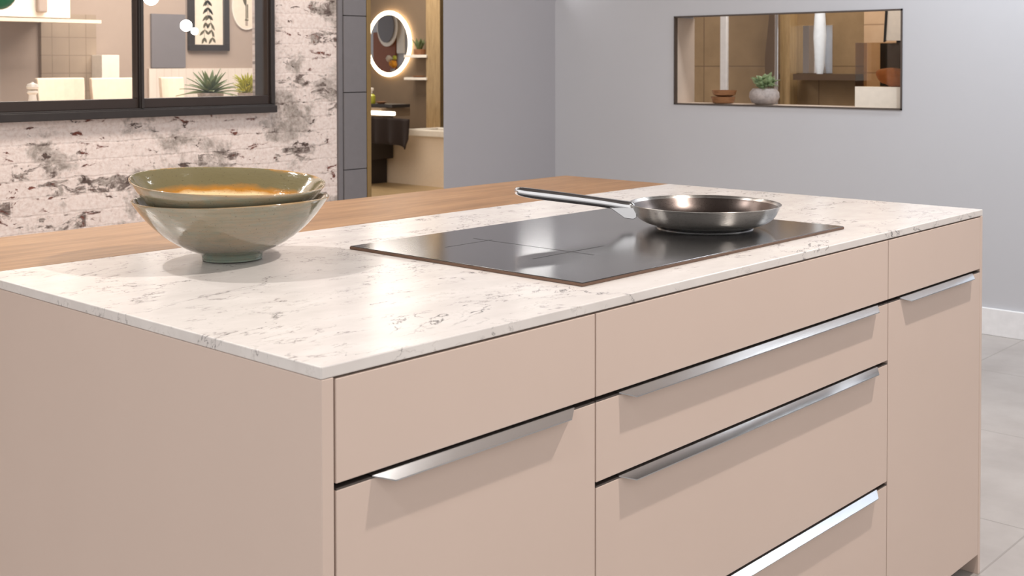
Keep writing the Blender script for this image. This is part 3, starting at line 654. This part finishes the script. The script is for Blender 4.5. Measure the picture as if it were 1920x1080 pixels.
# ------------------------------------------------------------------ bathroom beyond the doorway
XB = 8.1
struct(box('wall_bathroom', (XB, 6.2, 0), (XB+.1, 11.8, HC), 'bathwall'), 'taupe bathroom wall with the lit round mirror', 'wall')
struct(box('floor_bathroom', (5.2, 5.2, 0.0005), (XB, 11.5, .006), 'bathfloor'), 'pale wooden bathroom floor', 'floor')
c = at(0, XB-.03, 729, 82); MR = .372
mr = tag(empty('round_mirror', c), 'round mirror with a glowing light ring on the bathroom wall', 'mirror')
def disc(name, r, x0, x1, m, root, hole=0, n=72):
    bm = bmesh.new(); 
    ro = [[bm.verts.new((x, r*math.cos(2*PI*i/n), r*math.sin(2*PI*i/n))) for i in range(n)] for x in (x0, x1)]
    for i in range(n): bm.faces.new((ro[0][i], ro[0][(i+1) % n], ro[1][(i+1) % n], ro[1][i]))
    if hole:
        ri = [[bm.verts.new((x, hole*math.cos(2*PI*i/n), hole*math.sin(2*PI*i/n))) for i in range(n)] for x in (x0, x1)]
        for k_ in (0, 1):
            for i in range(n): bm.faces.new((ro[k_][i], ro[k_][(i+1) % n], ri[k_][(i+1) % n], ri[k_][i]))
        for i in range(n): bm.faces.new((ri[0][i], ri[0][(i+1) % n], ri[1][(i+1) % n], ri[1][i]))
    else: bm.faces.new(ro[0]); bm.faces.new(ro[1])
    return link(name, mesh(bm), m, root)
disc('mirror_glass', MR-.045, -.004, .0, 'mirror', mr)
disc('light_ring', MR, -.006, .0, 'glow', mr, MR-.0445)
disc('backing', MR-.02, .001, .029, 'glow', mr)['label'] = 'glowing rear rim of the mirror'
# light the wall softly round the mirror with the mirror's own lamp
# shelves, succulent
for i, (y_, lab) in enumerate(((105, 'white wall shelf holding the small succulent, upper of two'), (147, 'white wall shelf under the succulent shelf, lower of two'))):
    a = at(0, 8.0, 766, y_-2); b = at(0, 8.0, 801, y_+3)
    o = tag(box('wall_shelf', (7.93, b.y-.06, b.z), (XB-.0005, a.y, a.z), 'rim', bevel=.002), lab, 'shelf', 'white bathroom shelves')
    if i == 0: zs, ysh = a.z, (a.y+b.y)/2
    else: zs2 = a.z
sp_ = tag(empty('small_succulent', (8.0, at(0, 8.0, 787, 95).y, zs+.0005)), 'small spiky green succulent in a brown pot on the upper bathroom shelf', 'potted plant')
lathe('pot', [(.055, 0), (.065, .02), (.066, .06), (.058, .06), (.05, .045), (.004, .045)], 'clay', sp_, seg=28)
leaf_cluster('foliage', 26, .02, .02, .13, 'leaf', sp_, 6, (0, 0, .045), .22, .05, (.8, 1.45))
dsh = lathe('soap_dish', [(.05, 0), (.07, .012), (.072, .018), (.06, .016), (.004, .010)], 'clay', seg=24); dsh.location = (8.0, at(0, 8.0, 785, 143).y, zs2+.0005); tag(dsh, 'flat clay dish on the lower bathroom shelf', 'dish')
# oak column
a = at(0, 7.95, 799, 100); b = at(0, 7.95, 825, 100)
tag(box('oak_column', (7.95, b.y, .006), (XB-.0005, a.y, HC-.0005), 'bathwood'), 'tall pale oak column right of the bathroom shelves', 'column')
a = at(0, 7.9, 826, 100); b = at(0, 7.9, 838, 100)  # dark box added to fill the dark gap beside the oak column
tag(box('dark_gap_strip', (7.945, b.y-.2, .006), (XB-.0005, min(a.y, at(0, 7.95, 825, 100).y-.002), 2.6), 'dark'), 'tall dark strip added for the dark gap at the right of the doorway view', 'cabinet')
# bath
tb = tag(empty('bathtub', (7.7, 8.0, .006)), 'cream panelled bathtub with a white rim along the bathroom wall', 'bathtub')
ta = at(0, 7.5, 688, 300).y; zt = .585
local(box('bath_panel', (7.5, 7.0, .006), (7.53, ta, zt-.075), 'tub'), tb)
local(boxes('bath_rim', [((7.49, 7.0, zt-.075), (7.57, 8.02, zt)), ((7.87, 7.0, zt-.075), (7.94, 8.02, zt)), ((7.57, 7.0, zt-.075), (7.87, 7.06, zt)), ((7.57, 7.95, zt-.075), (7.87, 8.02, zt))], 'rim', bevel=.012), tb)
local(box('basin', (7.57, 7.06, .10), (7.87, 7.95, .14), 'rim'), tb)
local(box('bath_shelf', (7.5, 8.021, zt-.12), (7.94, ta, zt-.09), 'tub', bevel=.003), tb)
# vanity
VX = 7.1
va = at(0, 7.48, 737, 280).y; vz0 = at(0, VX, 715, 303).z; vz1 = at(0, VX, 715, 219).z
vn = tag(empty('vanity_unit', (7.3, 8.4, vz0)), 'dark walnut vanity unit with a lit basin edge left in the bathroom', 'vanity')
local(box('cabinet', (VX, va, vz0), (7.48, 9.2, vz1), 'dark'), vn)
local(box('vanity_base', (7.2, va+.1, .0065), (7.48, 9.2, vz0), 'dark'), vn)
yt = at(0, 7.48, 770, 210).y
local(box('counter', (VX-.02, yt, vz1), (7.48, 9.2, vz1+.09), 'bathwall', bevel=.01), vn)
a = at(0, VX-.03, 741, 217); b = at(0, VX-.03, 680, 207)
local(box('lit_edge', (VX-.06, a.y, a.z), (VX-.021, b.y, b.z), 'glow2', bevel=.01), vn)['label'] = 'glowing white edge strip'
local(box('tray', (VX+.05, at(0, VX+.05, 735, 197).y, vz1+.091), (VX+.3, 8.9, vz1+.125), 'dark', bevel=.005), vn)
# towel draped over the front
a = at(0, VX-.05, 693, 268); b = at(0, VX-.05, 752, 268); c2 = at(0, VX-.05, 768, 235)
bm = bmesh.new(); nx, nz = 26, 10; ztp = at(0, VX-.05, 720, 220).z
G_ = []
for j in range(nz+1):
    row = []
    for i in range(nx+1):
        s_ = i/nx; y_ = a.y+.12+(c2.y-a.y-.12)*s_; lo = a.z - (.05*max(0, (s_-.75)/.25)) ; lo = lo if s_ < .93 else lo+.12*(s_-.93)/.07
        z_ = ztp+(lo-ztp)*(j/nz) - .02*max(0, s_-.6)
        row.append(bm.verts.new((VX-.03-.022*math.sin(s_*21)*(.3+j/nz)-.012, y_, z_)))
    G_.append(row)
for j in range(nz):
    for i in range(nx): bm.faces.new((G_[j][i], G_[j][i+1], G_[j+1][i+1], G_[j+1][i]))
o = link('towel', mesh(bm), 'towel', smooth=True); s_ = o.modifiers.new('t', 'SOLIDIFY'); s_.thickness = .012; tag(o, 'dark brown towel draped over the front of the vanity unit', 'towel')
q = at(0, VX+.1, 697, 190); sb = tag(empty('soap_bottle', (VX+.1, q.y, vz1+.1255)), 'lime soap bottle with a white pump on the vanity', 'bottle')
lathe('bottle_body', [(.035, 0), (.038, .01), (.038, .08), (.02, .10), (.012, .05)], 'lime', sb, seg=24)
lathe('pump', [(.010, .106), (.010, .13), (.022, .135), (.022, .16), (.006, .165)], 'rim', sb, seg=20)
q = at(0, VX+.1, 712, 190); od = lathe('orange_dish', [(.03, 0), (.055, .018), (.057, .022), (.05, .02), (.004, .012)], 'clay', seg=24); od.location = (VX+.12, q.y, vz1+.1255); tag(od, 'small orange brown dish on the vanity tray', 'dish')
# what the round mirror shows: the opposite side of the bathroom
def mir(px, py, xo):      # point on the plane x = xo that the mirror shows at a pixel
    v = at(0, 2*(XB-.034)-xo, px, py); return Vector((xo, v.y, v.z))
XO = 6.2
struct(box('wall_opposite', (XO-.1, 10.3, 0), (XO, 14.0, HC), 'wall'), 'grey wall opposite the round mirror', 'wall')
a = mir(703, 100, XO); b = mir(744, 60, XO)
tag(box('rust_door_panel', (XO+.0005, a.y, .01), (XO+.03, b.y, b.z), 'door') if a.y < b.y else box('rust_door_panel', (XO+.0005, b.y, .01), (XO+.03, a.y, b.z), 'door'), 'rust brown door panel reflected in the round mirror', 'panel')
a = mir(747, 100, XO); b = mir(759, 40, XO)
tag(box('white_wall_panel', (XO+.0005, min(a.y, b.y), a.z), (XO+.03, max(a.y, b.y), 2.0), 'rim'), 'white panel reflected at the right of the round mirror', 'panel')
q = mir(727, 50, XO+.06); om = tag(empty('oval_wall_mirror', q), 'white rimmed oval mirror reflected in the round mirror', 'mirror')
for nm, r1, m_ in (('mirror_rim', 1.0, 'rim'), ('mirror_face', .8, 'locker')):
    n = 40; bm = bmesh.new(); A = [bm.verts.new((.0 if r1 == 1 else .021, .20*r1*math.cos(2*PI*i/n), .27*r1*math.sin(2*PI*i/n))) for i in range(n)]; B = [bm.verts.new(v.co+Vector((.02, 0, 0))) for v in A]
    bm.faces.new(A); bm.faces.new(B[::-1])
    for i in range(n): bm.faces.new((A[i], A[(i+1) % n], B[(i+1) % n], B[i]))
    link(nm, mesh(bm), m_, om)
q = mir(737, 120, XO+.4)
fl = tag(empty('orange_flowers', (XO+.4, q.y, q.z-.12)), 'orange and cream flowers reflected low in the round mirror', 'flowers')
for nm, dy, dz, r_, m_ in (('flower', 0, .12, .05, 'orange'), ('flower', .08, .19, .04, 'paper'), ('flower', -.03, .2, .03, 'leaf2')):
    o = link(nm, sphere_mesh(r_, 16, jitter=.3, seed=r_*99, ico=True), m_, fl, smooth=True); o.location = (0, dy, dz)
lathe('vase', [(.03, -q.z+.12+.01), (.06, -.4), (.05, -.05), (.03, .06), (.004, .06)], 'pot', fl, seg=20)

# linear wall lamp above the doorway corner; the hob and the pan catch it
lp = tag(empty('wall_lamp', (4.46, YB-.03, 1.73)), 'slim linear lamp on the grey wall close to the corner', 'lamp')
local(boxes('lamp_housing', [((4.31, YB-.05, 1.752), (4.62, YB-.0005, 1.77)), ((4.31, YB-.05, 1.692), (4.62, YB-.0005, 1.71)), ((4.31, YB-.02, 1.71), (4.62, YB-.0005, 1.752))], 'base', bevel=.002), lp)
local(box('diffuser', (4.33, YB-.032, 1.716), (4.60, YB-.0205, 1.746), 'strip'), lp)
